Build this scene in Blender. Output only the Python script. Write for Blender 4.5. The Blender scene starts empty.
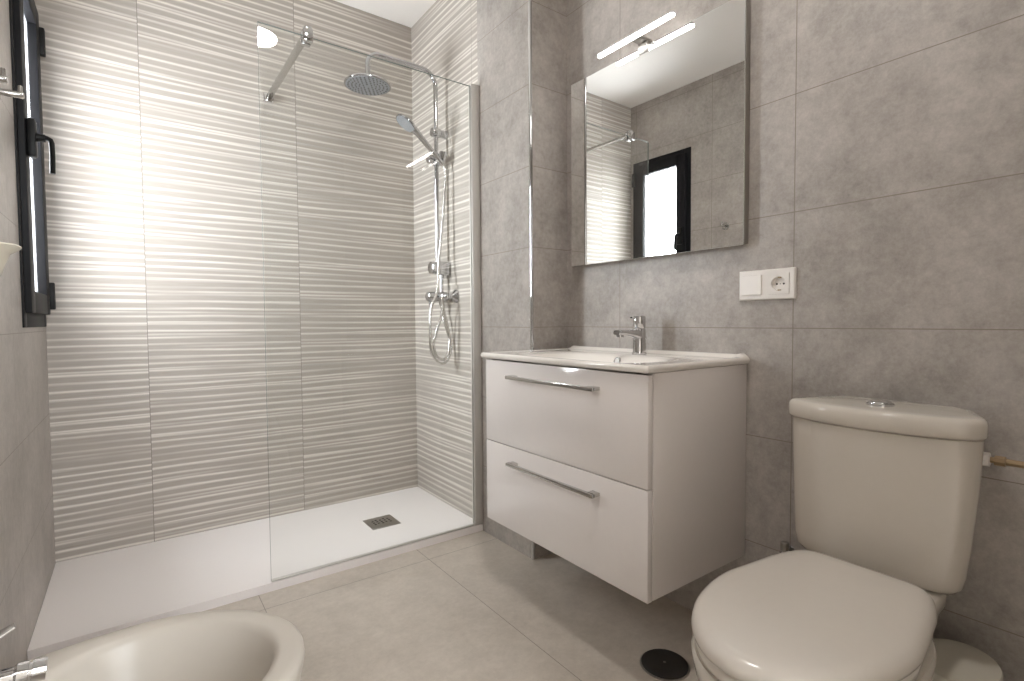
import bpy, bmesh, math, random
from mathutils import Vector, Matrix
random.seed(4)
S = bpy.context.scene
C = S.collection
PI = math.pi
# ------------------------------------------------------------ camera, sky, lights, exposure
XL, XC, XW, YD, YF, ZC = -0.268, 1.2577, 1.4463, 2.6318, -0.40, 2.5375
YCOL, YTRAY, ZT = 1.5956, 1.96, 0.031
cam_d = bpy.data.cameras.new('camera')
cam = bpy.data.objects.new('camera', cam_d)
C.objects.link(cam)
_r = Vector((0.8080916, -0.5890133, -0.0071640))
_u = Vector((0.0277293, 0.0258890, 0.9992802))
_f = Vector((0.5884038, 0.8077086, -0.0372536))
cam.matrix_world = Matrix(((_r.x, _u.x, -_f.x, 0), (_r.y, _u.y, -_f.y, 0), (_r.z, _u.z, -_f.z, 0.9489), (0, 0, 0, 1)))
cam_d.sensor_width = 36
cam_d.lens = 519.15 * 36 / 1024
cam_d.clip_start = 0.01
S.camera = cam

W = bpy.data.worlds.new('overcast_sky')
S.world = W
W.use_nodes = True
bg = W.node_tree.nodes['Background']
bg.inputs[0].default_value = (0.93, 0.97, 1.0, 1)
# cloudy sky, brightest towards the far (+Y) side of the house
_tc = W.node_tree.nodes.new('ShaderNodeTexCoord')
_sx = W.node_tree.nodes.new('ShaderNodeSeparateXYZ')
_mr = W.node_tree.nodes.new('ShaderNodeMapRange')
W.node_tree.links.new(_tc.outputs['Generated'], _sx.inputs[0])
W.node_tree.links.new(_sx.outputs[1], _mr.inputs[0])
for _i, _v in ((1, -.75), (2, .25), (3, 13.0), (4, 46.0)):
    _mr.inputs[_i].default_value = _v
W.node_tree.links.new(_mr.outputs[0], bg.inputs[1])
WIN = (2.115, 2.605, 0.94, 2.115)      # window opening: y0, y1, z0, z1
pl = bpy.data.lights.new('window_daylight_portal', 'AREA')
pl.shape = 'RECTANGLE'
pl.size = WIN[3] - WIN[2]
pl.size_y = WIN[1] - WIN[0]
pl.cycles.is_portal = True
po = bpy.data.objects.new('window_daylight_portal', pl)
C.objects.link(po)
po.location = (XL - 0.27, (WIN[0] + WIN[1]) / 2, (WIN[2] + WIN[3]) / 2)
po.rotation_euler = (0, -PI / 2, 0)
# unseen hall behind the camera; its window is added as fill through the doorway
HALL_FILL_WIN = (.18, 1.10, .70, 2.2)         # x0, x1, z0, z1
HY0, HY1 = -1.65, YF - .1
p2 = bpy.data.lights.new('hall_fill_portal', 'AREA')
p2.shape = 'RECTANGLE'
p2.size = HALL_FILL_WIN[1] - HALL_FILL_WIN[0]
p2.size_y = HALL_FILL_WIN[3] - HALL_FILL_WIN[2]
p2.cycles.is_portal = True
p2o = bpy.data.objects.new('hall_fill_portal', p2)
C.objects.link(p2o)
p2o.location = ((HALL_FILL_WIN[0] + HALL_FILL_WIN[1]) / 2, HY0 - .02, (HALL_FILL_WIN[2] + HALL_FILL_WIN[3]) / 2)
p2o.rotation_euler = (PI / 2, 0, 0)
LED = 16.0
DOWN = 85.0
S.view_settings.view_transform = 'Standard'
S.view_settings.look = 'None'
S.view_settings.gamma = 1
S.view_settings.use_curve_mapping = False
S.view_settings.exposure = 0.27
S.cycles.max_bounces = 14
S.cycles.diffuse_bounces = 8
S.cycles.glossy_bounces = 6
S.cycles.transparent_max_bounces = 16
S.cycles.sample_clamp_indirect = 6

# ------------------------------------------------------------ materials
def srgb(h):
    h = h.lstrip('#')
    o = []
    for i in (0, 2, 4):
        c = int(h[i:i + 2], 16) / 255
        o.append(c / 12.92 if c <= .04045 else ((c + .055) / 1.055) ** 2.4)
    return (*o, 1)

class NT:
    def __init__(s, name):
        s.m = bpy.data.materials.new(name)
        s.m.use_nodes = True
        s.t = s.m.node_tree
        s.b = s.t.nodes['Principled BSDF']
    def n(s, kind, **k):
        nd = s.t.nodes.new(kind)
        for a, v in k.items():
            setattr(nd, a, v)
        return nd
    def link(s, a, b):
        s.t.links.new(a, b)
    def math(s, op, a, b=None, c=None):
        nd = s.n('ShaderNodeMath', operation=op)
        for i, v in enumerate((a, b, c)):
            if v is None:
                continue
            if isinstance(v, (int, float)):
                nd.inputs[i].default_value = v
            else:
                s.link(v, nd.inputs[i])
        return nd.outputs[0]
    def mix(s, fac, a, b, blend='MIX'):
        nd = s.n('ShaderNodeMix', data_type='RGBA', blend_type=blend)
        for i, v in ((0, fac), (6, a), (7, b)):
            if isinstance(v, (int, float, tuple)):
                nd.inputs[i].default_value = v
            else:
                s.link(v, nd.inputs[i])
        return nd.outputs[2]
    def ramp(s, fac, stops, interp='LINEAR'):
        nd = s.n('ShaderNodeValToRGB')
        nd.color_ramp.interpolation = interp
        e = nd.color_ramp.elements
        while len(e) < len(stops):
            e.new(0.5)
        for q, (p, col) in zip(e, stops):
            q.position = p
            q.color = col if isinstance(col, tuple) else (col, col, col, 1)
        s.link(fac, nd.inputs[0])
        return nd.outputs[0]

def plain(name, col, rough=.3, metal=0.0, spec=.5, coat=0.0, bump=0.0, bscale=60, var=0.03):
    """One-colour material with a faint procedural unevenness."""
    k = NT(name)
    co = k.n('ShaderNodeTexCoord').outputs['Object']
    nz = k.n('ShaderNodeTexNoise')
    nz.inputs['Scale'].default_value = bscale
    k.link(co, nz.inputs['Vector'])
    base = srgb(col) if isinstance(col, str) else col
    dark = tuple(c * (1 - var) for c in base[:3]) + (1,)
    k.link(k.mix(nz.outputs[0], dark, base), k.b.inputs['Base Color'])
    k.b.inputs['Roughness'].default_value = rough
    k.b.inputs['Metallic'].default_value = metal
    k.b.inputs['Specular IOR Level'].default_value = spec
    k.b.inputs['Coat Weight'].default_value = coat
    k.b.inputs['Coat Roughness'].default_value = .05
    if bump:
        bp = k.n('ShaderNodeBump')
        bp.inputs['Strength'].default_value = bump
        bp.inputs['Distance'].default_value = .002
        k.link(nz.outputs[0], bp.inputs['Height'])
        k.link(bp.outputs[0], k.b.inputs['Normal'])
    return k.m

def joint_mask(k, coord, off, sp, w):
    f = k.math('FRACT', k.math('DIVIDE', k.math('SUBTRACT', coord, off), sp))
    d = k.math('MULTIPLY', k.math('SUBTRACT', .5, k.math('ABSOLUTE', k.math('SUBTRACT', f, .5))), sp)
    return k.math('LESS_THAN', d, w)

def tile_mat(name, lo, hi, joint, joints, rough=.42, scale=1.0, w=.0012, spec=.5):
    """Cement-look porcelain tile; joints = [(axis, offset, spacing)] in metres."""
    k = NT(name)
    pos = k.n('ShaderNodeNewGeometry').outputs['Position']
    sep = k.n('ShaderNodeSeparateXYZ')
    k.link(pos, sep.inputs[0])
    n1 = k.n('ShaderNodeTexNoise')
    n1.inputs['Scale'].default_value = 3.2 * scale
    n1.inputs['Detail'].default_value = 9
    n1.inputs['Roughness'].default_value = .62
    n1.inputs['Distortion'].default_value = .25
    n2 = k.n('ShaderNodeTexNoise')
    n2.inputs['Scale'].default_value = 55 * scale
    n2.inputs['Detail'].default_value = 10
    n2.inputs['Roughness'].default_value = .8
    n3 = k.n('ShaderNodeTexNoise')
    n3.inputs['Scale'].default_value = 12 * scale
    n3.inputs['Detail'].default_value = 8
    n3.inputs['Roughness'].default_value = .75
    for n in (n1, n2, n3):
        k.link(pos, n.inputs['Vector'])
    f = k.math('ADD', k.math('MULTIPLY', n1.outputs[0], .34), k.math('ADD', k.math('MULTIPLY', n2.outputs[0], .34), k.math('MULTIPLY', n3.outputs[0], .32)))
    fr = k.ramp(f, [(.39, 0.0), (.61, 1.0)])
    col = k.mix(fr, srgb(lo), srgb(hi))
    mask = None
    for ax, off, sp in joints:
        mm = joint_mask(k, sep.outputs['XYZ'.index(ax)], off, sp, w)
        mask = mm if mask is None else k.math('MAXIMUM', mask, mm)
    if mask is not None:
        col = k.mix(mask, col, srgb(joint))
        bp = k.n('ShaderNodeBump')
        bp.inputs['Strength'].default_value = .5
        bp.inputs['Distance'].default_value = .002
        h = k.math('SUBTRACT', k.math('MULTIPLY', n2.outputs[0], .12), mask)
        k.link(h, bp.inputs['Height'])
        k.link(bp.outputs[0], k.b.inputs['Normal'])
    k.link(col, k.b.inputs['Base Color'])
    k.link(k.math('ADD', rough - .06, k.math('MULTIPLY', n3.outputs[0], .12)), k.b.inputs['Roughness'])
    k.b.inputs['Specular IOR Level'].default_value = spec
    return k.m

def stripe_mat():
    """Ribbed ceramic wall tile: pale raised ribs over a grey ground, drifting slightly along each tile."""
    k = NT('ribbed_wall_tile')
    pos = k.n('ShaderNodeNewGeometry').outputs['Position']
    sep = k.n('ShaderNodeSeparateXYZ')
    k.link(pos, sep.inputs[0])
    x, y, z = sep.outputs
    h = k.math('ADD', x, y)                       # along either wall of the shower
    # tile column index shifts the pattern a little
    ti = k.math('FLOOR', k.math('DIVIDE', k.math('SUBTRACT', x, .0461), .6062))
    def vec(sx, sz, add):
        c = k.n('ShaderNodeCombineXYZ')
        k.link(k.math('MULTIPLY', h, sx), c.inputs[0])
        k.link(k.math('MULTIPLY', z, sz), c.inputs[1])
        k.link(k.math('ADD', k.math('MULTIPLY', ti, 3.7), add), c.inputs[2])
        return c.outputs[0]
    def noise(v, detail=1.5):
        n = k.n('ShaderNodeTexNoise')
        n.inputs['Scale'].default_value = 1
        n.inputs['Detail'].default_value = detail
        k.link(v, n.inputs['Vector'])
        return n.outputs[0]
    w1 = k.math('MULTIPLY', k.math('SUBTRACT', noise(vec(1.0, 5, 0)), .5), .040)
    w2 = k.math('MULTIPLY', k.math('SUBTRACT', noise(vec(.8, 8, 20)), .5), .030)
    ph1 = k.math('FRACT', k.math('DIVIDE', k.math('ADD', z, w1), .0295))
    ph2 = k.math('FRACT', k.math('DIVIDE', k.math('ADD', z, w2), .047))
    r1 = k.ramp(ph1, [(0, 0.0), (.10, .25), (.24, 1.0), (.34, 1.0), (.50, .0), (1, 0.0)])
    r2 = k.ramp(ph2, [(0, 0.0), (.06, .5), (.15, 1.0), (.19, 1.0), (.25, .0), (1, 0.0)])
    a1 = k.ramp(noise(vec(1.6, 14, 40)), [(.32, .15), (.58, 1.0)])
    a2 = k.ramp(noise(vec(1.4, 11, 60)), [(.40, 0.0), (.58, .9)])
    rib = k.math('MAXIMUM', k.math('MULTIPLY', r1, a1), k.math('MULTIPLY', r2, a2))
    fine = noise(vec(14, 260, 90), 3)
    ground = k.mix(fine, srgb('#9f978e'), srgb('#b1aaa2'))
    col = k.mix(rib, ground, srgb('#dcd6ce'))
    m1 = joint_mask(k, x, .0461, .6062, .0012)
    m2 = joint_mask(k, y, 2.02, 5.0, .0009)
    isback = k.math('LESS_THAN', x, XC - .01)
    m1 = k.math('MULTIPLY', m1, isback)
    m2 = k.math('MULTIPLY', m2, k.math('SUBTRACT', 1, isback))
    m3 = joint_mask(k, z, .655, .575, .0009)
    m = k.math('MAXIMUM', k.math('MAXIMUM', m1, m2), k.math('MULTIPLY', m3, .35))
    col = k.mix(m, col, srgb('#857e77'))
    k.link(col, k.b.inputs['Base Color'])
    bp = k.n('ShaderNodeBump')
    bp.inputs['Strength'].default_value = .28
    bp.inputs['Distance'].default_value = .003
    k.link(k.math('SUBTRACT', rib, m), bp.inputs['Height'])
    k.link(bp.outputs[0], k.b.inputs['Normal'])
    k.b.inputs['Roughness'].default_value = .42
    return k.m

def glass_mat(name, tint, ior=1.5):
    k = NT(name)
    k.t.nodes.remove(k.b)
    tr = k.n('ShaderNodeBsdfTransparent')
    tr.inputs[0].default_value = tint
    gl = k.n('ShaderNodeBsdfGlossy')
    gl.inputs['Roughness'].default_value = 0.0
    gl.inputs[0].default_value = (1, 1, 1, 1)
    fr = k.n('ShaderNodeFresnel')
    fr.inputs[0].default_value = ior
    mx = k.n('ShaderNodeMixShader')
    back = k.n('ShaderNodeNewGeometry').outputs['Backfacing']
    k.link(k.math('ADD', k.math('MULTIPLY', back, 1 / ior - ior), ior), fr.inputs[0])
    k.link(fr.outputs[0], mx.inputs[0])
    k.link(tr.outputs[0], mx.inputs[1])
    k.link(gl.outputs[0], mx.inputs[2])
    k.link(mx.outputs[0], k.t.nodes['Material Output'].inputs[0])
    return k.m

def emit(name, col, s):
    k = NT(name)
    k.b.inputs['Base Color'].default_value = (.9, .9, .9, 1)
    k.b.inputs['Emission Color'].default_value = col
    k.b.inputs['Emission Strength'].default_value = s
    return k.m

ZJ = ('Z', -0.0142, .3128)
M = {}
M['tile_right'] = tile_mat('grey_cement_tile_right', '#8c8680', '#bab3ad', '#857c72', [('Y', .0695, .6205), ZJ])
M['tile_col'] = tile_mat('grey_cement_tile_column', '#8c8680', '#bab3ad', '#857c72', [ZJ])
M['tile_left'] = tile_mat('grey_cement_tile_left', '#8c8680', '#bab3ad', '#857c72', [('Y', .72, .62), ZJ], rough=.36)
M['tile_front'] = tile_mat('grey_cement_tile_front', '#8c8680', '#bab3ad', '#857c72', [('X', .3, .62), ZJ])
M['floor'] = tile_mat('beige_grey_floor_tile', '#b2a99e', '#cec5ba', '#8a8279', [('X', .3265, .6015), ('Y', .649, 1.2)], rough=.38, scale=.8)
M['stripe'] = stripe_mat()
M['ceil'] = plain('white_ceiling_paint', '#f1eeea', .8)
M['tray'] = plain('white_resin_tray', '#f1ecea', .5, bump=.08, bscale=160)
M['ceramic'] = plain('white_glazed_ceramic', '#c9c2b8', .1, coat=.3)
M['ceramic2'] = plain('cream_glazed_ceramic', '#c5beb4', .3, spec=.3)
M['basin'] = plain('white_basin_ceramic', '#ebe6e0', .07, coat=.4)
M['seat'] = plain('white_seat_plastic', '#cdc6bd', .18)
M['gloss'] = plain('white_gloss_lacquer', '#e4dedb', .12, coat=.5)
M['carcass'] = plain('white_satin_carcass', '#d5cdc8', .3)
M['chrome'] = plain('polished_chrome', (.68, .68, .69, 1), .07, 1.0)
M['satin'] = plain('satin_aluminium', (.66, .64, .61, 1), .5, .6)
M['shower_chrome'] = plain('shower_chrome', (.56, .56, .57, 1), .09, 1.0)
M['bar'] = plain('darker_chrome', (.55, .54, .52, 1), .2, 1.0)
M['steel'] = plain('brushed_steel', (.42, .40, .37, 1), .38, 1.0)
M['hose'] = plain('steel_hose', (.66, .64, .62, 1), .25, 1.0)
M['black'] = plain('black_painted_aluminium', '#101013', .5, spec=.2)
M['blackgasket'] = plain('black_rubber', '#0a0a0a', .5, spec=.3)
M['cover'] = plain('dark_grey_metal_cover', '#24211e', .5)
M['dark'] = plain('dark_void', '#16130f', .9)
M['brass'] = plain('dull_brass', (.40, .30, .19, 1), .35, 1.0)
M['plastic'] = plain('white_plastic', '#ece8e4', .25)
M['spray'] = plain('grey_rubber_nozzles', '#85878a', .5)
M['grey'] = plain('grey_bin_plastic', '#cbc6ba', .25)
M['lidgrey'] = plain('grey_lid_plastic', '#c4bfb2', .25)
M['tip'] = plain('cream_dish_ceramic', '#d6d0c0', .2)
M['mirror'] = plain('silvered_mirror', (.86, .86, .85, 1), .0, 1.0, var=0)
M['mirror_edge'] = plain('polished_glass_edge', (.75, .78, .77, 1), .12, .8)
M['glass'] = glass_mat('clear_screen_glass', (.985, .992, .988, 1))
M['glass_edge'] = plain('screen_glass_edge', '#6f7874', .2)
def frosted(name):
    k = NT(name)
    k.t.nodes.remove(k.b)
    a = k.n('ShaderNodeBsdfTransparent')
    b = k.n('ShaderNodeBsdfTranslucent')
    b.inputs[0].default_value = (.92, .94, .96, 1)
    g = k.n('ShaderNodeBsdfGlossy')
    g.inputs['Roughness'].default_value = .25
    m1, m2 = k.n('ShaderNodeMixShader'), k.n('ShaderNodeMixShader')
    m1.inputs[0].default_value = .12
    m2.inputs[0].default_value = .04
    k.link(a.outputs[0], m1.inputs[1])
    k.link(b.outputs[0], m1.inputs[2])
    k.link(m1.outputs[0], m2.inputs[1])
    k.link(g.outputs[0], m2.inputs[2])
    k.link(m2.outputs[0], k.t.nodes['Material Output'].inputs[0])
    return k.m
M['pane'] = frosted('frosted_window_glass')
M['led'] = emit('led_diffuser', (1, .98, .96, 1), LED)
M['down'] = emit('downlight_diffuser', (1, .96, .92, 1), DOWN)

# ------------------------------------------------------------ mesh helpers
def link(name, bm, m, parent=None, smooth=40, kind=None):
    bmesh.ops.recalc_face_normals(bm, faces=bm.faces)
    me = bpy.data.meshes.new(name)
    bm.to_mesh(me)
    bm.free()
    ms = m if isinstance(m, (list, tuple)) else [m]
    for q in ms:
        me.materials.append(M[q])
    o = bpy.data.objects.new(name, me)
    C.objects.link(o)
    if smooth:
        for p in me.polygons:
            p.use_smooth = True
        me.set_sharp_from_angle(angle=math.radians(smooth))
    if parent is not None:
        o.parent = parent
        o.matrix_parent_inverse = parent.matrix_basis.inverted()
    if kind:
        o['kind'] = kind
    return o

def thing(name, label, cat, loc, group=None):
    o = bpy.data.objects.new(name, None)
    o.empty_display_size = .05
    o.location = loc
    C.objects.link(o)
    o['label'] = label
    o['category'] = cat
    if group:
        o['group'] = group
    return o

def tag(o, label, cat, group=None):
    o['label'] = label
    o['category'] = cat
    if group:
        o['group'] = group
    return o

def box(bm, lo, hi, bev=0.0, seg=2, mi=0):
    cs = [Vector((x, y, z)) for x in (lo[0], hi[0]) for y in (lo[1], hi[1]) for z in (lo[2], hi[2])]
    v = [bm.verts.new(c) for c in cs]
    fs = [bm.faces.new([v[i] for i in q]) for q in ((0, 1, 3, 2), (4, 6, 7, 5), (0, 4, 5, 1), (2, 3, 7, 6), (0, 2, 6, 4), (1, 5, 7, 3))]
    for f in fs:
        f.material_index = mi
    if bev:
        es = list({e for f in fs for e in f.edges})
        bmesh.ops.bevel(bm, geom=es, offset=bev, segments=seg, profile=.5, affect='EDGES')

def B(lo, hi, bev=0.0, seg=2):
    bm = bmesh.new()
    box(bm, lo, hi, bev, seg)
    return bm

def loft(bm, rings, cap0=True, cap1=True, closed=True):
    vr = [[bm.verts.new(p) for p in r] for r in rings]
    n = len(vr[0])
    for a, b in zip(vr, vr[1:]):
        for i in range(n if closed else n - 1):
            j = (i + 1) % n
            bm.faces.new((a[i], a[j], b[j], b[i]))
    if cap0:
        bm.faces.new(list(reversed(vr[0])))
    if cap1:
        bm.faces.new(vr[-1])
    return vr

def frames(path):
    P = [Vector(p) for p in path]
    T = []
    for i in range(len(P)):
        a, b = P[max(i - 1, 0)], P[min(i + 1, len(P) - 1)]
        T.append((b - a).normalized())
    up = Vector((0, 0, 1)) if abs(T[0].z) < .9 else Vector((0, 1, 0))
    n = (up - T[0] * up.dot(T[0])).normalized()
    out = []
    for p, t in zip(P, T):
        n = (n - t * n.dot(t)).normalized()
        out.append((p, t, n, t.cross(n)))
    return out

def tube(bm, path, rad, seg=16, cap=True, flat=(1, 1)):
    rs = []
    F = frames(path)
    for i, (p, t, n, b) in enumerate(F):
        r = rad[i] if isinstance(rad, (list, tuple)) else rad
        rs.append([p + n * (math.cos(2 * PI * k / seg) * r * flat[0]) + b * (math.sin(2 * PI * k / seg) * r * flat[1]) for k in range(seg)])
    loft(bm, rs, cap, cap)

def spline(pts, n=8):
    P = [Vector(p) for p in pts]
    P = [P[0] * 2 - P[1]] + P + [P[-1] * 2 - P[-2]]
    o = []
    for i in range(1, len(P) - 2):
        a, b, c, d = P[i - 1:i + 3]
        for k in range(n):
            t = k / n
            o.append(.5 * ((2 * b) + (c - a) * t + (2 * a - 5 * b + 4 * c - d) * t * t + (3 * b - a - 3 * c + d) * t ** 3))
    o.append(P[-2])
    return o

def lathe(bm, org, axis, prof, seg=32, cap0=True, cap1=True):
    """prof = [(distance along axis, radius)]"""
    a = Vector(axis).normalized()
    n = a.orthogonal().normalized()
    b = a.cross(n)
    o = Vector(org)
    loft(bm, [[o + a * d + n * (math.cos(2 * PI * k / seg) * r) + b * (math.sin(2 * PI * k / seg) * r) for k in range(seg)] for d, r in prof], cap0, cap1)

def L(org, axis, prof, seg=32):
    bm = bmesh.new()
    lathe(bm, org, axis, prof, seg)
    return bm

def T(path, rad, seg=16, flat=(1, 1)):
    bm = bmesh.new()
    tube(bm, path, rad, seg, True, flat)
    return bm

# ------------------------------------------------------------ the room
link('floor', B((XL - .2, YF - .1, -.1), (XW + .1, YD + .1, 0)), 'floor', kind='structure', smooth=0)
link('ceiling', B((XL - .2, YF - .1, ZC), (XW + .1, YD + .1, ZC + .1)), 'ceil', kind='structure', smooth=0)
link('wall_back', B((XL - .2, YD, 0), (XW + .1, YD + .1, ZC)), 'stripe', kind='structure', smooth=0)
link('wall_right', B((XW, YF - .1, 0), (XW + .1, YD, ZC)), 'tile_right', kind='structure', smooth=0)
DX0, DX1, DZ = -.24, .62, 2.08         # doorway the photograph is taken from
bm = bmesh.new()
for lo, hi in (((XL - .2, 0), (DX0, ZC)), ((DX1, 0), (XW, ZC)), ((DX0, DZ), (DX1, ZC))):
    box(bm, (lo[0], YF - .1, lo[1]), (hi[0], YF, hi[1]))
link('wall_front', bm, 'tile_front', kind='structure', smooth=0)
HX0, HX1 = -1.7, XW + .1
link('floor', B((HX0, HY0, -.1), (HX1, HY1, 0)), 'floor', kind='structure', smooth=0)
link('ceiling', B((HX0, HY0, ZC), (HX1, HY1, ZC + .1)), 'ceil', kind='structure', smooth=0)
link('wall_hall_left', B((HX0 - .1, HY0, 0), (HX0, HY1, ZC)), 'ceil', kind='structure', smooth=0)
link('wall_hall_right', B((HX1, HY0, 0), (HX1 + .1, HY1, ZC)), 'ceil', kind='structure', smooth=0)
link('wall_hall_inner', B((HX0, HY1, 0), (XL - .2, HY1 + .1, ZC)), 'ceil', kind='structure', smooth=0)
bm = bmesh.new()
for lo, hi in (((HX0, 0), (HALL_FILL_WIN[0], ZC)), ((HALL_FILL_WIN[1], 0), (HX1, ZC)), ((HALL_FILL_WIN[0], 0), (HALL_FILL_WIN[1], HALL_FILL_WIN[2])), ((HALL_FILL_WIN[0], HALL_FILL_WIN[3]), (HALL_FILL_WIN[1], ZC))):
    box(bm, (lo[0], HY0 - .1, lo[1]), (hi[0], HY0, hi[1]))
link('wall_hall_outer', bm, 'ceil', kind='structure', smooth=0)
bm = bmesh.new()
y0, y1, z0, z1 = WIN
for lo, hi in (((YF, 0), (y0, ZC)), ((y1, 0), (YD, ZC)), ((y0, 0), (y1, z0)), ((y0, z1), (y1, ZC))):
    box(bm, (XL - .28, lo[0], lo[1]), (XL, hi[0], hi[1]))
link('wall_left', bm, 'tile_left', kind='structure', smooth=0)
# boxed-out column: ribbed tile inside the shower, cement tile outside it
bm = bmesh.new()
box(bm, (XC, YCOL, 0), (XW, YTRAY + .01, ZC), mi=0)
box(bm, (XC, YTRAY + .01, 0), (XW, YD, ZC), mi=1)
link('wall_column', bm, ['tile_col', 'stripe'], kind='structure', smooth=0)
link('trim_1', B((XC - .004, YCOL - .004, 0), (XC + .008, YCOL + .008, ZC), .003), 'chrome', kind='structure')

# window: dark frame, opening sash with glass, handle, hinges
def ring_frame(bm, x0, x1, y0, y1, z0, z1, wy0, wy1, wz0, wz1, bev=.003):
    box(bm, (x0, y0, z0), (x1, y0 + wy0, z1), bev)
    box(bm, (x0, y1 - wy1, z0), (x1, y1, z1), bev)
    box(bm, (x0, y0 + wy0, z0), (x1, y1 - wy1, z0 + wz0), bev)
    box(bm, (x0, y0 + wy0, z1 - wz1), (x1, y1 - wy1, z1), bev)
bm = bmesh.new()
ring_frame(bm, XL - .055, XL + .005, y0, y1, z0, z1, .05, .05, .05, .05)
win = link('window_1', bm, 'black', kind='structure')
bm = bmesh.new()
ring_frame(bm, XL - .045, XL + .020, y0 + .03, y1 - .03, z0 + .045, z1 - .035, .075, .072, .07, .07)
sash = link('sash', bm, 'black', win)
bm = B((XL - .010, y0 + .1, z0 + .11), (XL - .005, y1 - .1, z1 - .1))
link('pane', bm, 'pane', sash, smooth=0)
yh = y0 + .066
zh = 1.523
bm = bmesh.new()
box(bm, (XL + .020, yh - .019, zh - .058), (XL + .042, yh + .019, zh + .058), .006)
lathe(bm, (XL + .040, yh, zh + .005), (1, 0, 0), [(0, .014), (.012, .012), (.022, .012)], 16)
tube(bm, [(XL + .052, yh, zh + .010), (XL + .066, yh, zh + .006), (XL + .074, yh + .001, zh + .002), (XL + .0765, yh + .002, zh - .006), (XL + .077, yh + .003, zh - .05), (XL + .0755, yh + .004, zh - .100)], .0098, 12, True, (.75, 1.15))
h = link('handle', bm, 'blackgasket', sash)
for zz in (z0 + .115, z1 - .13):
    bm = B((XL + .005, y1 - .032, zz - .05), (XL + .034, y1 - .008, zz + .05), .004)
    link('hinge', bm, 'blackgasket', sash)

# ------------------------------------------------------------ shower tray
t = thing('shower_tray', 'long low white shower tray along the ribbed tile wall', 'shower tray', (.5, 2.3, 0))
bm = bmesh.new()
NX, NY = 40, 24
X0, X1, Y0, Y1 = XL + .001, XC - .001, YTRAY, YD - .001
dcx, dcy = .899, 2.263
vs = {}
for i in range(NX + 1):
    for j in range(NY + 1):
        x = X0 + (X1 - X0) * i / NX
        y = Y0 + (Y1 - Y0) * j / NY
        d = math.hypot((x - dcx) / 1.2, (y - dcy) / .45)
        zz = ZT - .004 * max(0, 1 - d)
        vs[i, j] = bm.verts.new((x, y, zz))
for i in range(NX):
    for j in range(NY):
        bm.faces.new((vs[i, j], vs[i + 1, j], vs[i + 1, j + 1], vs[i, j + 1]))
per = [(i, 0) for i in range(NX)] + [(NX, j) for j in range(NY)] + [(i, NY) for i in range(NX, 0, -1)] + [(0, j) for j in range(NY, 0, -1)]
low = [bm.verts.new((vs[q].co.x, vs[q].co.y, 0)) for q in per]
n = len(per)
for a in range(n):
    b = (a + 1) % n
    bm.faces.new((vs[per[a]], vs[per[b]], low[b], low[a]))
bm.faces.new(low)
link('basin', bm, 'tray', t, 50)
bm = bmesh.new()
box(bm, (dcx - .066, dcy - .066, .0235), (dcx + .066, dcy + .066, .0312), .0025)
cov = link('drain_cover', bm, 'steel', t)
bm = bmesh.new()
for i in range(5):
    for j in range(3):
        cx = dcx - .036 + i * .018
        cy = dcy - .015 + j * .02 + (.004 if i % 2 else -.004)
        lathe(bm, (cx, cy, .0308), (0, 0, 1), [(0, .0052), (.0007, .0052)], 12)
link('drain_holes', bm, 'dark', cov)

# ------------------------------------------------------------ glass shower screen
YG = 1.966
t = thing('shower_screen', 'fixed clear glass shower screen standing on the front edge of the white tray', 'shower screen', (.8, YG, ZT))
bm = bmesh.new()
box(bm, (.370, YG, ZT + .004), (XC - .024, YG + .008, 1.976))
bm.normal_update()
for f in bm.faces:
    f.material_index = 0 if abs(f.normal.y) > .5 else 1
link('glass_panel', bm, ['glass', 'glass_edge'], t, smooth=0)
bm = bmesh.new()
box(bm, (XC - .042, YG - .008, ZT), (XC - .0005, YG - .001, 1.985), .002)
box(bm, (XC - .042, YG + .009, ZT), (XC - .0005, YG + .016, 1.985), .002)
box(bm, (XC - .018, YG - .0012, ZT + .002), (XC - .003, YG + .0092, 1.983))
link('wall_profile', bm, 'satin', t)
bm = B((.370, YG - .004, ZT + .0003), (XC - .03, YG + .012, ZT + .006), .0015)
link('bottom_seal', bm, 'satin', t)
# stabilising bar to the ribbed wall
bx = .532
zb_ = 1.985
br = link('support_bar', B((bx - .012, YG - .01, zb_ - .008), (bx + .012, YD - .012, zb_ + .006), .003), 'bar', t)
bm = bmesh.new()
box(bm, (bx - .017, YG - .022, zb_ - .034), (bx + .017, YG - .001, zb_ + .012), .004)
box(bm, (bx - .017, YG + .009, zb_ - .034), (bx + .017, YG + .030, zb_ + .012), .004)
box(bm, (bx - .013, YG - .018, zb_ + .006), (bx + .013, YG + .026, zb_ + .02), .004)
lathe(bm, (bx, YG - .024, zb_ - .02), (0, 1, 0), [(0, .005), (.01, .005)], 12)
link('glass_clamp', bm, 'chrome', br)
bm = bmesh.new()
box(bm, (bx - .021, YD - .022, zb_ - .02), (bx + .021, YD - .0005, zb_ + .016), .005)
link('wall_bracket', bm, 'chrome', br)

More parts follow.
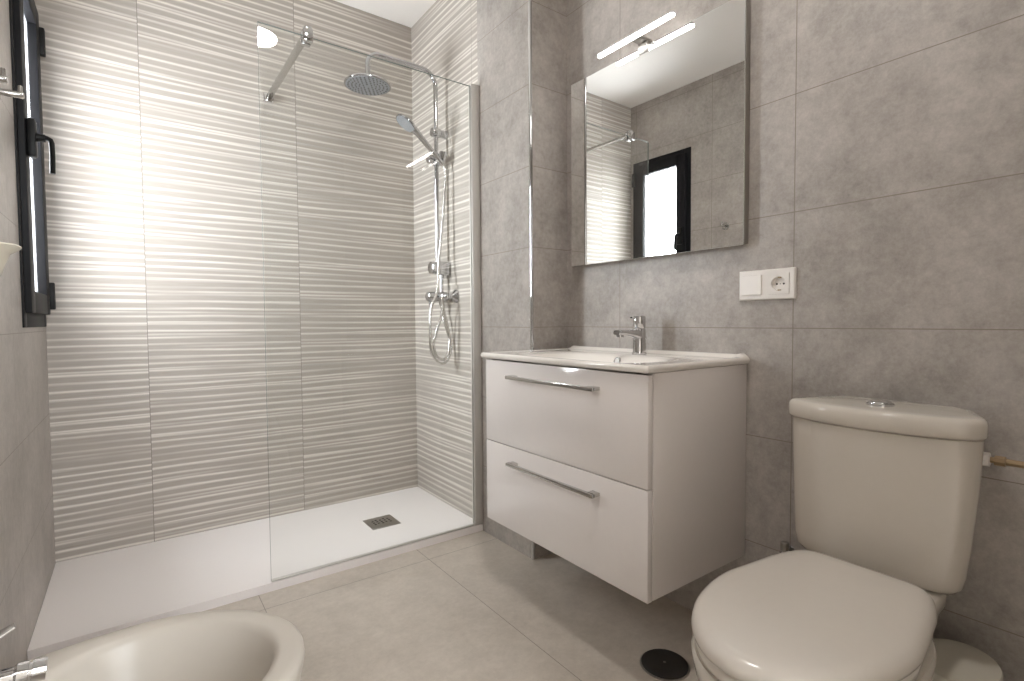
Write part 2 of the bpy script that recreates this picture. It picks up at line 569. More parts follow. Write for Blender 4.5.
# ------------------------------------------------------------ shower column
YS, XR = 2.255, 1.200
t = thing('shower_column', 'chrome shower column with overhead rain head on the ribbed side wall', 'shower', (XR, YS, 1.0))
path = [(XR, YS, 1.236), (XR, YS, 1.6), (XR, YS, 2.07)]
for k in range(1, 9):
    a = k / 8 * PI / 2
    path.append((XR - .07 * (1 - math.cos(a)), YS, 2.07 + .07 * math.sin(a)))
path.append((.92, YS, 2.14))
for k in range(1, 9):
    a = k / 8 * PI / 2
    path.append((.92 - .055 * math.sin(a), YS, 2.14 - .055 * (1 - math.cos(a))))
path.append((.865, YS, 2.03))
riser = link('riser_pipe', T(path, .0105, 16), 'shower_chrome', t)
bm = bmesh.new()
lathe(bm, (.865, YS, 2.035), (0, 0, -1), [(0, .011), (.006, .016), (.018, .016), (.024, .022), (.028, .06), (.034, .097), (.040, .101), (.044, .100)], 48)
hd = link('rain_head', bm, 'shower_chrome', t)
bm = bmesh.new()
lathe(bm, (.865, YS, 1.992), (0, 0, -1), [(0, .094), (.0025, .094)], 48)
link('nozzle_plate', bm, 'spray', hd)
bm = bmesh.new()
for rr, cnt in ((.02, 6), (.036, 12), (.052, 18), (.068, 24), (.084, 30)):
    for k in range(cnt):
        a = 2 * PI * k / cnt
        lathe(bm, (.865 + rr * math.cos(a), YS + rr * math.sin(a), 1.990), (0, 0, -1), [(0, .0036), (.003, .0026)], 6)
link('nozzle_pattern', bm, 'cover', hd)
# wall bracket near the top
bm = bmesh.new()
lathe(bm, (XC - .0005, YS, 1.855), (-1, 0, 0), [(0, .020), (.006, .020), (.010, .018), (.036, .018), (.040, .022), (.076, .022), (.081, .019), (.082, .012)], 24)
link('wall_mount', bm, 'shower_chrome', t)
# slider that carries the hand shower
bm = bmesh.new()
lathe(bm, (XR, YS, 1.700), (0, 0, 1), [(0, .019), (.004, .023), (.05, .023), (.054, .019)], 24)
lathe(bm, (XR - .05, YS - .004, 1.722), (1, 0, 0), [(0, .014), (.005, .020), (.022, .020), (.026, .012), (.05, .012)], 20)
lathe(bm, (XR + .004, YS - .05, 1.715), (.25, .0, 1), [(0, .017), (.034, .021), (.036, .017)], 20)
box(bm, (XR - .012, YS - .05, 1.708), (XR + .014, YS - .012, 1.738), .005)
link('slider', bm, 'shower_chrome', t)
# diverter block
bm = bmesh.new()
box(bm, (XR - .014, YS - .026, 1.175), (XC - .0005, YS + .026, 1.240), .005)
dv = link('diverter', bm, 'shower_chrome', t)
bm = bmesh.new()
lathe(bm, (XR - .015, YS, 1.208), (-1, 0, 0), [(0, .018), (.004, .030), (.022, .030), (.026, .024)], 12)
link('diverter_knob', bm, 'shower_chrome', dv)
XM = 1.208
bm = T([(XM + .012, YS, 1.178), (XM + .012, YS, 1.08)], .009, 14)
lathe(bm, (XM + .012, YS, 1.175), (0, 0, -1), [(0, .013), (.012, .013), (.014, .010)], 12)
link('lower_pipe', bm, 'shower_chrome', t)
# mixer valve
bm = bmesh.new()
lathe(bm, (XM, YS - .065, 1.07), (0, 1, 0), [(0, .016), (.006, .021), (.04, .021), (.05, .026), (.08, .026), (.09, .021), (.124, .021), (.13, .016)], 28)
lathe(bm, (XM + .012, YS, 1.095), (0, 0, -1), [(0, .012), (.02, .014), (.06, .014), (.072, .010)], 18)
lathe(bm, (XM, YS, 1.07), (-1, 0, 0), [(0, .026), (.036, .025)], 28)
mx = link('mixer_body', bm, 'shower_chrome', t)
for s in (-1, 1):
    bm = bmesh.new()
    yy = YS + s * .075
    lathe(bm, (XC - .0005, yy, 1.07), (-1, 0, 0), [(0, .033), (.004, .033), (.012, .026), (.02, .016), (.024, .013), (.046, .013)], 28)
    tube(bm, spline([(XC - .03, yy, 1.07), (XM + .012, yy, 1.07), (XM, yy - s * .004, 1.07), (XM, yy - s * .02, 1.07)], 5), .013, 14)
    link('wall_inlet', bm, 'shower_chrome', t)
bm = bmesh.new()
lathe(bm, (XM - .034, YS, 1.07), (-1, 0, 0), [(0, .021), (.003, .024), (.03, .023), (.034, .018)], 24)
tube(bm, [(XM - .05, YS, 1.072), (XM - .052, YS, 1.045), (XM - .046, YS - .002, 1.000)], [.0105, .009, .0075], 12, True, (1, .8))
link('lever', bm, 'shower_chrome', mx)

# ------------------------------------------------------------ hand shower in the slider
t = thing('hand_shower', 'chrome hand shower with looped steel hose hanging from the slider on the column', 'hand shower', (XR, YS - .04, 1.72))
HB = Vector((XR + .012, YS - .05, 1.690))
HT = Vector((1.082, YS - .048, 1.812))
ax = (HT - HB).normalized()
path = [HB, HB + ax * .02, HB + ax * .05, HB + ax * .09, HB + ax * .12, HT, HT + Vector((-.022, .001, .018))]
link('grip', T([tuple(p) for p in path], [.009, .0125, .0115, .0115, .012, .014, .018], 18), 'shower_chrome', t)
fn = Vector((-.56, .08, -.82)).normalized()
hc = Vector((1.025, YS - .045, 1.850))
bm = bmesh.new()
lathe(bm, hc - fn * .014, fn, [(0, .012), (.002, .030), (.008, .047), (.016, .052), (.020, .051)], 36)
hh = link('spray_head', bm, 'shower_chrome', t)
bm = bmesh.new()
lathe(bm, hc + fn * .0062, fn, [(0, .047), (.002, .046)], 36)
e1 = fn.orthogonal().normalized()
e2 = fn.cross(e1)
for rr, cnt in ((.012, 6), (.024, 12), (.036, 18)):
    for k in range(cnt):
        a = 2 * PI * k / cnt
        lathe(bm, hc + fn * .008 + e1 * (rr * math.cos(a)) + e2 * (rr * math.sin(a)), fn, [(0, .0018), (.002, .0012)], 6)
link('spray_face', bm, 'spray', hh)
yy = YS - .055
hp = [tuple(HB), (XR + .018, yy - .004, 1.64), (1.214, yy, 1.58), (1.200, yy, 1.42), (1.176, yy, 1.222), (1.150, yy - .03, 1.091), (1.117, yy - .03, 1.007), (1.112, yy - .03, .90),
      (1.122, yy - .02, .81), (1.170, yy - .01, .752), (1.218, yy, .764), (1.238, yy, .83), (1.226, yy, .90), (1.196, yy - .01, 1.0), (1.172, yy - .035, 1.06),
      (1.170, yy - .035, .99), (1.147, yy - .025, .90), (1.134, yy - .02, .84), (1.152, yy - .02, .785), (1.198, yy - .012, .772), (1.236, yy + .01, .85), (1.218, yy + .03, .95), (XM + .012, YS - .002, 1.0), (XM + .012, YS, 1.03)]
link('hose', T(spline(hp, 8), .0064, 10), 'hose', t)

# ------------------------------------------------------------ vanity unit
VX, VY0, VY1, VZ0, VZ1, VS = 1.005, .8192, 1.5386, .2487, .8185, .531
t = thing('vanity_cabinet', 'white gloss wall-hung vanity cabinet with two drawers under the washbasin', 'vanity cabinet', (1.22, 1.18, VZ0))
bm = bmesh.new()
X0 = VX + .019
x1 = XW - .001
box(bm, (X0, VY0, VZ0 + .002), (x1, VY0 + .016, VZ1), .0012)
box(bm, (X0, VY1 - .016, VZ0 + .002), (x1, VY1, VZ1), .0012)
box(bm, (X0, VY0 + .016, VZ0 + .004), (x1, VY1 - .016, VZ0 + .02))
box(bm, (x1 - .012, VY0 + .016, VZ0 + .02), (x1, VY1 - .016, VZ1 - .005))
box(bm, (X0, VY0 + .016, VZ1 - .09), (X0 + .016, VY1 - .016, VZ1 - .03))
box(bm, (X0, VY0 + .016, VS - .02), (X0 + .05, VY1 - .016, VS + .02))
link('carcass', bm, 'gloss', t)
for (za, zb2, zh2) in ((VS + .0015, VZ1 - .004, .766), (VZ0, VS - .0015, .479)):
    d = link('drawer', B((VX, VY0 + .001, za), (VX + .018, VY1 - .001, zb2), .0015), 'gloss', t)
    bm = bmesh.new()
    box(bm, (VX - .031, .981, zh2 - .0055), (VX - .020, 1.379, zh2 + .0055), .0015)
    for s0, s1 in ((.981, 1.009), (1.351, 1.379)):
        box(bm, (VX - .026, s0, zh2 - .0045), (VX - .0002, s1, zh2 + .0055), .0012)
    link('handle', bm, 'bar', d)

# ceramic washbasin top
t = thing('washbasin', 'white ceramic washbasin top with integrated bowl on the vanity cabinet', 'washbasin', (1.22, 1.18, VZ1))
BX0, BX1, BY0, BY1, BZ = .994, XW - .0008, .8108, 1.5555, .8392
NX, NY = 64, 84
def sm(a, b, v):
    q = min(1, max(0, (v - a) / (b - a)))
    return q * q * (3 - 2 * q)
def basin_z(x, y):
    cx, cy = 1.165, 1.182
    u, v = abs(x - cx) / .145, abs(y - cy) / .262
    d = (u ** 3.2 + v ** 3.2) ** (1 / 3.2)
    z = BZ
    z -= .078 * (1 - sm(.60, 1.0, d)) + .010 * (1 - sm(.0, .62, d))
    z -= .004 * (1 - sm(1.0, 1.08, d))
    # raised outer lip and low upstand along the wall
    e = min(x - BX0, y - BY0, BY1 - y)
    z -= .003 * sm(.012, .03, e)
    z -= .006 * (1 - sm(0, .006, e)) ** 2
    z += .012 * sm(BX1 - .045, BX1 - .02, x) * sm(0, .02, min(y - BY0, BY1 - y))
    return z
gx = [BX0 + (BX1 - BX0) * i / NX for i in range(NX + 1)]
gy = [BY0 + (BY1 - BY0) * j / NY for j in range(NY + 1)]
gx = sorted(set(gx + [BX0 + .002, BX0 + .004]))
gy = sorted(set(gy + [BY0 + .002, BY0 + .004, BY1 - .002, BY1 - .004]))
NX, NY = len(gx) - 1, len(gy) - 1
bm = bmesh.new()
vs = {(i, j): bm.verts.new((gx[i], gy[j], basin_z(gx[i], gy[j]))) for i in range(NX + 1) for j in range(NY + 1)}
for i in range(NX):
    for j in range(NY):
        bm.faces.new((vs[i, j], vs[i + 1, j], vs[i + 1, j + 1], vs[i, j + 1]))
per = [(i, 0) for i in range(NX)] + [(NX, j) for j in range(NY)] + [(i, NY) for i in range(NX, 0, -1)] + [(0, j) for j in range(NY, 0, -1)]
prev = [vs[q] for q in per]
n = len(per)
for dz, ins in ((.010, .0), (.0175, .003), (.0195, .007)):
    row = []
    for q in per:
        x, y = vs[q].co.x, vs[q].co.y
        x = max(x, BX0 + ins)
        y = min(max(y, BY0 + ins), BY1 - ins)
        row.append(bm.verts.new((x, y, BZ - dz)))
    for a in range(n):
        b = (a + 1) % n
        bm.faces.new((prev[a], prev[b], row[b], row[a]))
    prev = row
link('bowl', bm, 'basin', t, 60)
bm = bmesh.new()
lathe(bm, (1.165, 1.182, BZ - .0945), (0, 0, 1), [(0, .031), (.004, .031), (.006, .027), (.0062, .022), (.010, .020), (.012, .012)], 32)
link('waste_plug', bm, 'chrome', t)
bm = bmesh.new()
lathe(bm, (1.2935, 1.182, BZ - .026), (-1, 0, .4), [(0, .014), (.004, .014), (.005, .011), (.003, .010)], 24)
link('overflow_ring', bm, 'chrome', t)

# ------------------------------------------------------------ basin mixer tap
FX, FY, FZ = 1.366, 1.152, BZ - .003
t = thing('basin_tap', 'chrome single-lever mixer tap at the back of the white washbasin', 'tap', (FX, FY, FZ))
bm = bmesh.new()
lathe(bm, (FX, FY, FZ), (0, 0, 1), [(0, .024), (.004, .0245), (.007, .0215), (.05, .020), (.08, .0205), (.086, .018)], 32)
body = link('tap_body', bm, 'chrome', t)
bm = bmesh.new()
rs = []
for x, z, hw, hh2 in ((FX + .010, .064, .019, .019), (FX - .016, .066, .0185, .0165), (FX - .05, .0705, .017, .0115), (FX - .078, .073, .016, .0095), (FX - .102, .074, .0155, .009), (FX - .111, .0735, .013, .0075)):
    rs.append([(x, FY + hw * (abs(math.cos(a)) ** .6) * (1 if math.cos(a) > 0 else -1), FZ + z + hh2 * (abs(math.sin(a)) ** .6) * (1 if math.sin(a) > 0 else -1)) for a in [2 * PI * k / 20 for k in range(20)]])
loft(bm, rs)
lathe(bm, (FX - .095, FY, FZ + .068), (0, 0, -1), [(0, .0125), (.010, .0125), (.012, .010)], 20)
link('spout', bm, 'chrome', body)
bm = bmesh.new()
lathe(bm, (FX, FY, FZ + .086), (0, 0, 1), [(0, .018), (.003, .0205), (.037, .0205), (.041, .0185), (.0415, .0)], 32, cap1=False)
tube(bm, [(FX - .012, FY, FZ + .1195), (FX - .03, FY, FZ + .1205), (FX - .04, FY, FZ + .1215)], [.006, .0055, .004], 12, True, (.6, 1.3))
link('lever', bm, 'chrome', t)
bm = T([(FX + .029, FY, FZ - .001), (FX + .029, FY, FZ + .05)], .0025, 10)
lathe(bm, (FX + .029, FY, FZ + .048), (0, 0, 1), [(0, .004), (.003, .006), (.008, .006), (.010, .003)], 12)
box(bm, (FX + .015, FY - .003, FZ + .018), (FX + .032, FY + .003, FZ + .024), .001)
link('waste_rod', bm, 'chrome', t)

# ------------------------------------------------------------ mirror and its lamp
MY0, MY1, MZ0, MZ1 = .815, 1.527, 1.162, 1.867
t = thing('wall_mirror', 'large frameless wall mirror above the white washbasin', 'mirror', (XW - .02, 1.175, MZ0))
R = Matrix.Translation((1.413, MY0, 0)) @ Matrix.Rotation(math.radians(.55), 4, 'Z') @ Matrix.Translation((-1.413, -MY0, 0))
bm = B((1.413, MY0, MZ0), (1.418, MY1, MZ1), .0012, 2)
bm.normal_update()
for f in bm.faces:
    f.material_index = 0 if f.normal.x < -.95 else 1
bmesh.ops.transform(bm, matrix=R, verts=bm.verts)
link('mirror_glass', bm, ['mirror', 'mirror_edge'], t, smooth=0)
bm = bmesh.new()
rs = []
for zz in (MZ0 + .006, MZ1 - .006):
    a = R @ Vector((1.4185, MY0 + .004, 0))
    b = R @ Vector((1.4185, MY1 - .004, 0))
    rs.append([(a.x, a.y, zz), (XW - .0005, a.y, zz), (XW - .0005, b.y, zz), (b.x, b.y, zz)])
loft(bm, rs)
link('mirror_backing', bm, 'steel', t, smooth=0)

LX, LZ, LY0, LY1 = 1.3605, 1.884, 1.014, 1.334
t = thing('mirror_lamp', 'slim lit bar lamp clipped to the top edge of the wall mirror', 'mirror lamp', (1.40, 1.174, MZ1))
bm = bmesh.new()
def stadium(z, hw, ins=0):
    o = []
    for k in range(13):
        a = -PI / 2 + PI * k / 12
        o.append((LX + (hw - ins) * math.sin(a), LY1 - hw + (hw - ins) * math.cos(a), z))
    for k in range(13):
        a = PI / 2 + PI * k / 12
        o.append((LX + (hw - ins) * math.sin(a), LY0 + hw + (hw - ins) * math.cos(a), z))
    return o
loft(bm, [stadium(LZ + .002, .0105), stadium(LZ + .0065, .0105), stadium(LZ + .0075, .0105, .0015)])
hs = link('lamp_housing', bm, 'chrome', t)
bm = bmesh.new()
loft(bm, [stadium(LZ - .005, .0080, .003), stadium(LZ - .0035, .0080, .0), stadium(LZ + .002, .0080, 0)])
link('lamp_diffuser', bm, 'led', t)
my = 1.174
mxf = (R @ Vector((1.413, my, 0))).x
bm = bmesh.new()
box(bm, (LX - .004, my - .02, LZ - .003), (mxf + .022, my + .02, LZ + .004), .002)
box(bm, (mxf - .004, my - .02, MZ1 - .022), (mxf - .0008, my + .02, MZ1 + .012), .001)
link('lamp_arm', bm, 'steel', t)

# ------------------------------------------------------------ switch and socket
t = thing('switch_and_socket', 'white double plate with a light switch and a power socket on the grey wall', 'socket', (XW, .761, 1.0))
px = XW - .011
cy, cz = .724, 1.0465
def rect(x, a0, a1, b0, b1, n=8):
    c = [(a0, b0), (a1, b0), (a1, b1), (a0, b1)]
    return [(x, c[i][0] + (c[(i + 1) % 4][0] - c[i][0]) * k / n, c[i][1] + (c[(i + 1) % 4][1] - c[i][1]) * k / n) for i in range(4) for k in range(n)]
bm = bmesh.new()
loft(bm, [rect(XW - .0005, .681, .841, 1.004, 1.0885), rect(px + .004, .681, .841, 1.004, 1.0885), rect(px, .684, .838, 1.007, 1.0855),
          rect(px, cy - .0287, cy + .0287, cz - .0287, cz + .0287), rect(XW - .0006, cy - .0287, cy + .0287, cz - .0287, cz + .0287)], False, False)
link('cover_plate', bm, 'plastic', t, 30)
bm = bmesh.new()
rs = [[(x, y, z) for y, z in ((.771, 1.0185), (.830, 1.0185), (.830, 1.0745), (.771, 1.0745))] for x in (px + .001, px - .004)]
rs[1] = [(px - .0055, .772, 1.0195), (px - .003, .829, 1.0195), (px - .003, .829, 1.0735), (px - .0055, .772, 1.0735)]
loft(bm, rs)
link('switch_rocker', bm, 'plastic', t, 20)
bm = bmesh.new()
cy, cz = .724, 1.0465
sq = []
for k in range(48):
    a = 2 * PI * k / 48
    c, s = math.cos(a), math.sin(a)
    q = .0285 / max(abs(c), abs(s))
    sq.append((c * q, s * q))
rs = [[(px + .0005, cy + a, cz + b) for a, b in sq], [(px - .0025, cy + a, cz + b) for a, b in sq]]
for r, dx in ((.0205, -.0025), (.0195, -.0015), (.019, .0085)):
    rs.append([(px + dx, cy + r * math.cos(2 * PI * k / 48), cz + r * math.sin(2 * PI * k / 48)) for k in range(48)])
loft(bm, rs, False, True)
so = link('socket_insert', bm, 'plastic', t, 30)
for s in (-1, 1):
    bm = L((px + .0088, cy + s * .0095, cz), (-1, 0, 0), [(0, .0027), (.0008, .0027)], 14)
    link('pin_hole', bm, 'dark', so)
    link('earth_contact', B((px - .001, cy - .003, cz + s * .0178 - .002), (px + .008, cy + .003, cz + s * .0178 + .002), .0005), 'brass', so)
link('centre_screw', L((px + .0088, cy, cz), (-1, 0, 0), [(0, .002), (.001, .002)], 12), 'steel', so)

# ------------------------------------------------------------ toilet
TY = .420
t = thing('toilet', 'white close-coupled toilet with closed lid beside the vanity cabinet', 'toilet', (1.05, TY, 0))
def lid_outline(z, ins=0.0, dx=0.0, n=72, xr=1.192, hw=.163, xw=.955, xf=.698, sr=9.0, tp=.27):
    o = []
    for k in range(n):
        a = 2 * PI * k / n
        c, s = math.cos(a), math.sin(a)
        if c < 0:
            x = xw + (xw - xf - ins) * c
            y = (hw - ins) * s
        else:
            e = 2 / sr
            x = xw + (xr - xw - ins) * abs(c) ** e
            y = (hw - ins) * (abs(s) ** e if s >= 0 else -abs(s) ** e)
            y *= 1 - tp * max(0, (x - xw) / (xr - xw)) ** 1.6
        o.append((x + dx, TY + y, z))
    return o
def fat_outline(z, sc, cx=1.0):
    return [(cx + (p[0] - cx) * sc, TY + (p[1] - TY) * sc, z) for p in lid_outline(z)]
# bowl with pedestal
def pan(z, xf, xw, hw, xr, sr=2.4):
    return lid_outline(z, 0, 0, 72, xr, hw, xw, xf, sr, .1)
bm = bmesh.new()
loft(bm, [pan(0, .80, .98, .105, 1.19, 4), pan(.02, .795, .98, .108, 1.19, 4), pan(.10, .785, .98, .105, 1.18, 3), pan(.20, .765, .97, .118, 1.19, 3), pan(.28, .735, .96, .142, 1.19, 2.8), pan(.34, .712, .955, .158, 1.19, 2.8), pan(.372, .703, .955, .163, 1.19, 2.8), pan(.388, .700, .955, .164, 1.19, 2.8), pan(.395, .704, .955, .160, 1.186, 2.8)])
pn = link('bowl', bm, 'ceramic', t, 60)
def rrect(x0, x1, hy, z, r=.035, n=8):
    o = []
    for cx, cy2, a0 in ((x1 - r, hy - r, 0), (x0 + r, hy - r, PI / 2), (x0 + r, -hy + r, PI), (x1 - r, -hy + r, 1.5 * PI)):
        for k in range(n + 1):
            a = a0 + PI / 2 * k / n
            o.append((cx + r * math.cos(a), TY + cy2 + r * math.sin(a), z))
    return o
bm = bmesh.new()
loft(bm, [rrect(1.15, 1.43, .052, 0.0), rrect(1.15, 1.43, .052, .20), rrect(1.13, 1.41, .056, .27), rrect(1.10, 1.36, .085, .325), rrect(1.10, 1.35, .100, .36), rrect(1.10, 1.345, .104, .394), rrect(1.104, 1.34, .100, .398)])
link('tank_shelf', bm, 'ceramic', t, 60)
# seat ring and lid
bm = bmesh.new()
loft(bm, [lid_outline(.3965, .012), lid_outline(.400, .006), lid_outline(.413, .005), lid_outline(.4165, .010)])
link('seat', bm, 'seat', t, 60)
bm = bmesh.new()
rs = [lid_outline(.4185, .008), lid_outline(.421, .002), lid_outline(.429, .0), lid_outline(.437, .002), lid_outline(.4435, .007), lid_outline(.448, .015), lid_outline(.451, .028), lid_outline(.4528, .05), lid_outline(.4545, .09), lid_outline(.4552, .13)]
loft(bm, rs)
link('lid', bm, 'seat', t, 70)
for s in (-1, 1):
    bm = L((1.196, TY + s * .07 - .02, .424), (0, 1, 0), [(0, .010), (.001, .011), (.039, .011), (.04, .010)], 16)
    link('hinge', bm, 'seat', t)
# cistern: bowed front, rounded ends drawing in towards the wall
TK = .436
def tank(z, hy, xf, xe, ins=0.0, sh=0.0, hb=None):
    hb = hb or hy * .62
    pts = []
    ctrl = []
    for k in range(25):          # bowed front
        a = -1 + 2 * k / 24
        ctrl.append((xf + (xe - xf) * abs(a) ** 2.2, a * (hy - .022)))
    end = [(xe + .012, hy - .006), (xe + .030, hy), (xe + .055, hy - .004), (xe + .10, hy - .022), (XW - .035, hb + .02), (XW - .012, hb)]
    ctrl += end
    ctrl += [(XW - .006, hb - .03), (XW - .006, 0), (XW - .006, -hb + .03)]
    ctrl += [(x, -y) for x, y in reversed(end)]
    cx = 1.33
    sp = spline([(x, y, 0) for x, y in ctrl], 3)
    return [(cx + (p.x - cx) * (1 - ins / .1), TK + sh + p.y * (1 - ins / hy), z) for p in sp]
bm = bmesh.new()
def tk(z, k, ins=0):
    return tank(z, .158 + .0165 * k, 1.252 - .026 * k, 1.268 - .008 * k, ins, .009 * (1 - k))
loft(bm, [tk(.399, -.16, .024), tk(.404, -.04, .011), tk(.415, .02, .003), tk(.44, .12), tk(.50, .38), tk(.56, .60), tk(.62, .78), tk(.68, .90), tk(.715, .96), tk(.7175, .96, .004)])
link('cistern', bm, 'ceramic', t, 60)
bm = bmesh.new()
lk = lambda z, ins: tank(z - .009, .1800, 1.219, 1.253, ins)
loft(bm, [lk(.7265, .008), lk(.7285, .003), lk(.733, .0), lk(.757, .0), lk(.763, .002), lk(.7665, .006), lk(.7682, .012), lk(.7692, .030), lk(.770, .055), lk(.7705, .08)])
tl = link('cistern_lid', bm, 'ceramic', t, 60)
bm = bmesh.new()
lathe(bm, (1.305, TK, .7605), (0, 0, 1), [(0, .026), (.004, .026), (.006, .024), (.0062, .021), (.0085, .0205), (.010, .016), (.0105, .0)], 32, cap1=False)
link('flush_button', bm, 'chrome', tl)
bm = bmesh.new()
pr = L((1.345, TK - .150, .60), (.25, -1, -.1), [(-.03, .015), (.002, .015), (.004, .012), (.0045, .004)], 20)
bm.free()
link('blanking_plug', pr, 'cover', t)

# water supply to the cistern
t = thing('water_supply_pipe', 'thin brass water pipe with white nut feeding the right side of the toilet cistern', 'pipe', (1.345, .23, .672))
SX, SY, SZ = 1.343, .274, .672
link('union_nut', L((SX, SY, SZ), (0, -1, 0), [(-.014, .008), (-.002, .008), (0, .014), (.011, .014), (.012, .010)], 8), 'plastic', t, 25)
link('compression_nut', L((SX, SY - .012, SZ), (0, -1, 0), [(0, .006), (.006, .006), (.0065, .010), (.022, .010), (.0225, .0065), (.05, .0065), (.0505, .0078), (.06, .0078), (.061, .005)], 8), 'brass', t, 25)
link('pipe', T(spline([(SX, SY - .06, SZ), (SX, SY - .12, SZ - .001), (SX + .01, SY - .22, SZ - .006), (SX + .05, SY - .30, SZ - .012), (XW - .001, SY - .33, SZ - .014)], 8), .0048, 12), 'brass', t)

# stop valve low on the wall between vanity and toilet
t = thing('stop_valve', 'small chrome stop valve low on the grey wall just left of the toilet', 'valve', (XW, .69, .30))
bm = bmesh.new()
lathe(bm, (XW - .0005, .69, .30), (-1, 0, 0), [(0, .026), (.003, .025), (.007, .012), (.03, .010)], 20)
lathe(bm, (XW - .03, .69, .285), (0, 0, 1), [(0, .010), (.004, .012), (.026, .012), (.030, .008), (.038, .008)], 16)
vb = link('valve_body', bm, 'chrome', t)
link('valve_knob', L((XW - .03, .69, .318), (0, 0, 1), [(0, .009), (.002, .011), (.022, .011), (.025, .009)], 10), 'steel', t, 25)

# ------------------------------------------------------------ bin in the corner behind the toilet
BXc, BYc = 1.302, .296
def ell(z, a, b):
    return [(BXc + a * math.cos(2 * PI * k / 48), BYc + b * math.sin(2 * PI * k / 48), z) for k in range(48)]
t = thing('waste_bin', 'small white oval bin with flat lid on the floor behind the toilet', 'bin', (BXc, BYc, 0))
bm = bmesh.new()
loft(bm, [ell(0, .066, .052), ell(.004, .070, .055), ell(.20, .078, .061), ell(.252, .080, .0625)])
link('bin_body', bm, 'grey', t)
bm = bmesh.new()
loft(bm, [ell(.2525, .083, .065), ell(.255, .0855, .067), ell(.266, .0855, .067), ell(.2695, .083, .0645), ell(.2705, .078, .060), ell(.2715, .05, .04)])
link('bin_lid', bm, 'lidgrey', t)

# ------------------------------------------------------------ floor drain
t = thing('floor_drain', 'round dark drain cover set in the floor tiles beside the toilet', 'drain', (1.156, .884, 0))
link('drain_rim', L((1.156, .884, .0002), (0, 0, 1), [(0, .067), (.0022, .0665), (.003, .064), (.003, .058)], 48), 'steel', t)
dp = link('drain_plate', L((1.156, .884, .0032), (0, 0, 1), [(0, .0625), (.002, .0625), (.004, .060), (.0045, .03)], 48), 'cover', t)
link('centre_screw', L((1.156, .884, .0077), (0, 0, 1), [(0, .004), (.001, .004), (.0013, .002)], 14), 'steel', dp)

# ------------------------------------------------------------ bidet
DY = .956
t = thing('bidet', 'cream-white ceramic bidet standing against the left wall', 'bidet', (0, DY, 0))
def bd(z, a, hw, xw=-.02, hb=.17, n=80, x0=None):
    """front half ellipse, back drawn in to the wall"""
    x0 = XL + .001 if x0 is None else x0
    o = []
    for k in range(n):
        q = 2 * PI * k / n
        c, s = math.cos(q), math.sin(q)
        if c >= 0:
            o.append((xw + a * c, DY + hw * s, z))
        else:
            e = abs(c) ** .55
            x = xw + (x0 - xw) * e
            w = hw * (abs(s) ** .55) * (1 - (1 - hb / hw) * min(1, (xw - x) / (xw - x0 + 1e-6)) ** 1.5)
            o.append((x, DY + w * (1 if s >= 0 else -1), z))
    return o
bm = bmesh.new()
rs = [bd(0, .17, .115, -.02, .10), bd(.02, .175, .12, -.02, .105), bd(.10, .165, .118, -.02, .11), bd(.20, .185, .14, -.02, .13), bd(.29, .222, .178, -.02, .155), bd(.35, .240, .197, -.02, .168), bd(.385, .247, .2055, -.02, .172), bd(.395, .246, .2045, -.02, .171), bd(.4005, .240, .199, -.02, .166), bd(.4025, .230, .190, -.02, .158)]
ib = lambda z, a, hw, xb: bd(z, a, hw, -.02, hw * .72, 80, xb)
rs += [ib(.4015, .212, .172, -.165), ib(.398, .203, .164, -.152), ib(.388, .197, .158, -.146), ib(.36, .190, .150, -.14), ib(.32, .172, .135, -.13), ib(.28, .138, .108, -.115), ib(.262, .085, .07, -.08), ib(.258, .03, .03, -.045)]
loft(bm, rs)
link('bowl', bm, 'ceramic2', t, 60)
link('waste_ring', L((-.025, DY, .2575), (0, 0, 1), [(0, .026), (.003, .026), (.004, .02), (.002, .018)], 28), 'chrome', t)
# its tap
t = thing('bidet_tap', 'chrome mixer tap with swivel nozzle on the back of the bidet', 'tap', (-.20, DY + .05, .402))
bx_, by_, bz_ = -.205, 1.004, .4018
bm = bmesh.new()
lathe(bm, (bx_, by_, bz_), (0, 0, 1), [(0, .025), (.005, .0255), (.009, .022), (.05, .021), (.075, .022), (.08, .018)], 28)
body = link('tap_body', bm, 'chrome', t)
link('spout', T([(bx_ + .01, by_, bz_ + .046), (bx_ + .04, by_, bz_ + .047), (bx_ + .062, by_ + .001, bz_ + .046)], [.015, .0135, .012], 18), 'chrome', body)
bm = bmesh.new()
lathe(bm, (bx_ + .052, by_ + .001, bz_ + .047), (1, .05, -.12), [(0, .012), (.004, .0155), (.016, .0155), (.0165, .0125), (.020, .0125), (.0205, .0155), (.036, .0150), (.037, .011), (.034, .010)], 24)
link('swivel_nozzle', bm, 'chrome', body)
bm = bmesh.new()
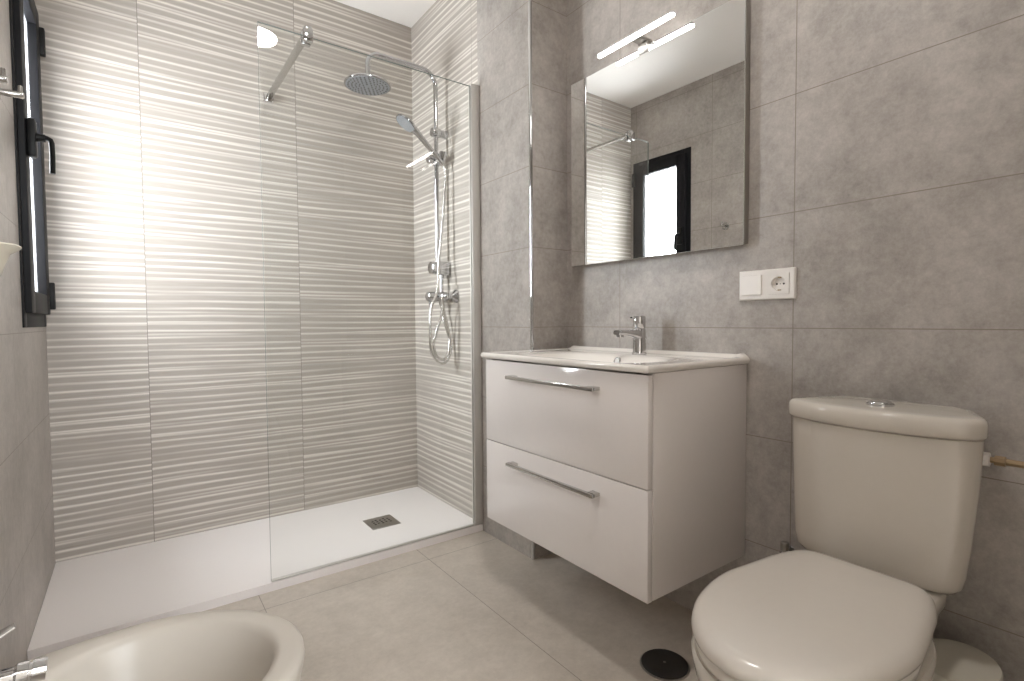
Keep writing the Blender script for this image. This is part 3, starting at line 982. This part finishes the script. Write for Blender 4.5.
lathe(bm, (bx_, by_, bz_ + .081), (0, 0, 1), [(0, .018), (.003, .022), (.022, .022), (.027, .018), (.028, 0)], 28, cap1=False)
tube(bm, [(bx_ + .012, by_, bz_ + .095), (bx_ + .035, by_ + .004, bz_ + .107), (bx_ + .055, by_ + .007, bz_ + .116)], [.010, .009, .006], 14, True, (.55, 1.2))
link('lever', bm, 'chrome', t)

# ------------------------------------------------------------ hooks and dish on the window wall
def hook(y, z, label):
    t = thing('robe_hook', label, 'hook', (XL, y, z), 'robe hooks on the window wall')
    link('rosette', L((XL + .0005, y, z), (1, 0, 0), [(0, .024), (.004, .024), (.007, .021)], 32), 'bar', t)
    bm = bmesh.new()
    lathe(bm, (XL + .006, y, z), (1, 0, 0), [(0, .0085), (.046, .0085), (.048, .007)], 20)
    tube(bm, [(XL + .045, y, z), (XL + .047, y, z + .014), (XL + .047, y, z + .024)], [.006, .005, .0045], 12)
    link('peg', bm, 'bar', t)
hook(1.86, 1.545, 'round satin metal robe hook on the left wall, the one nearer the window')
hook(1.63, 1.50, 'satin metal robe hook at the left picture edge, the one farther from the window')
t = thing('soap_dish', 'cream soap dish on the left wall above the bidet', 'soap dish', (XL, 1.05, 1.05))
link('wall_holder', L((XL + .0005, 1.05, 1.030), (1, 0, 0), [(0, .024), (.005, .024), (.008, .014), (.045, .011)], 24), 'satin', t)
bm = bmesh.new()
sy = 1.05
lathe(bm, (XL + .078, sy, 1.016), (0, 0, 1), [(0, .026), (.004, .036), (.022, .042), (.036, .047), (.043, .057), (.047, .060), (.049, .058), (.046, .050), (.040, .045), (.018, .038), (.012, .02)], 40)
link('dish', bm, 'tip', t, 60)

# ------------------------------------------------------------ ceiling downlight (seen reflected in the screen)
t = thing('ceiling_light', 'round white ceiling light mirrored as a pale spot in the shower screen', 'ceiling light', (.59, .76, ZC))
link('light_rim', L((.59, .76, ZC - .0005), (0, 0, -1), [(0, .118), (.006, .118), (.012, .110), (.012, .100)], 48), 'plastic', t)
link('light_diffuser', L((.59, .76, ZC - .0125), (0, 0, -1), [(0, .104), (.004, .103), (.006, .095)], 48), 'down', t)
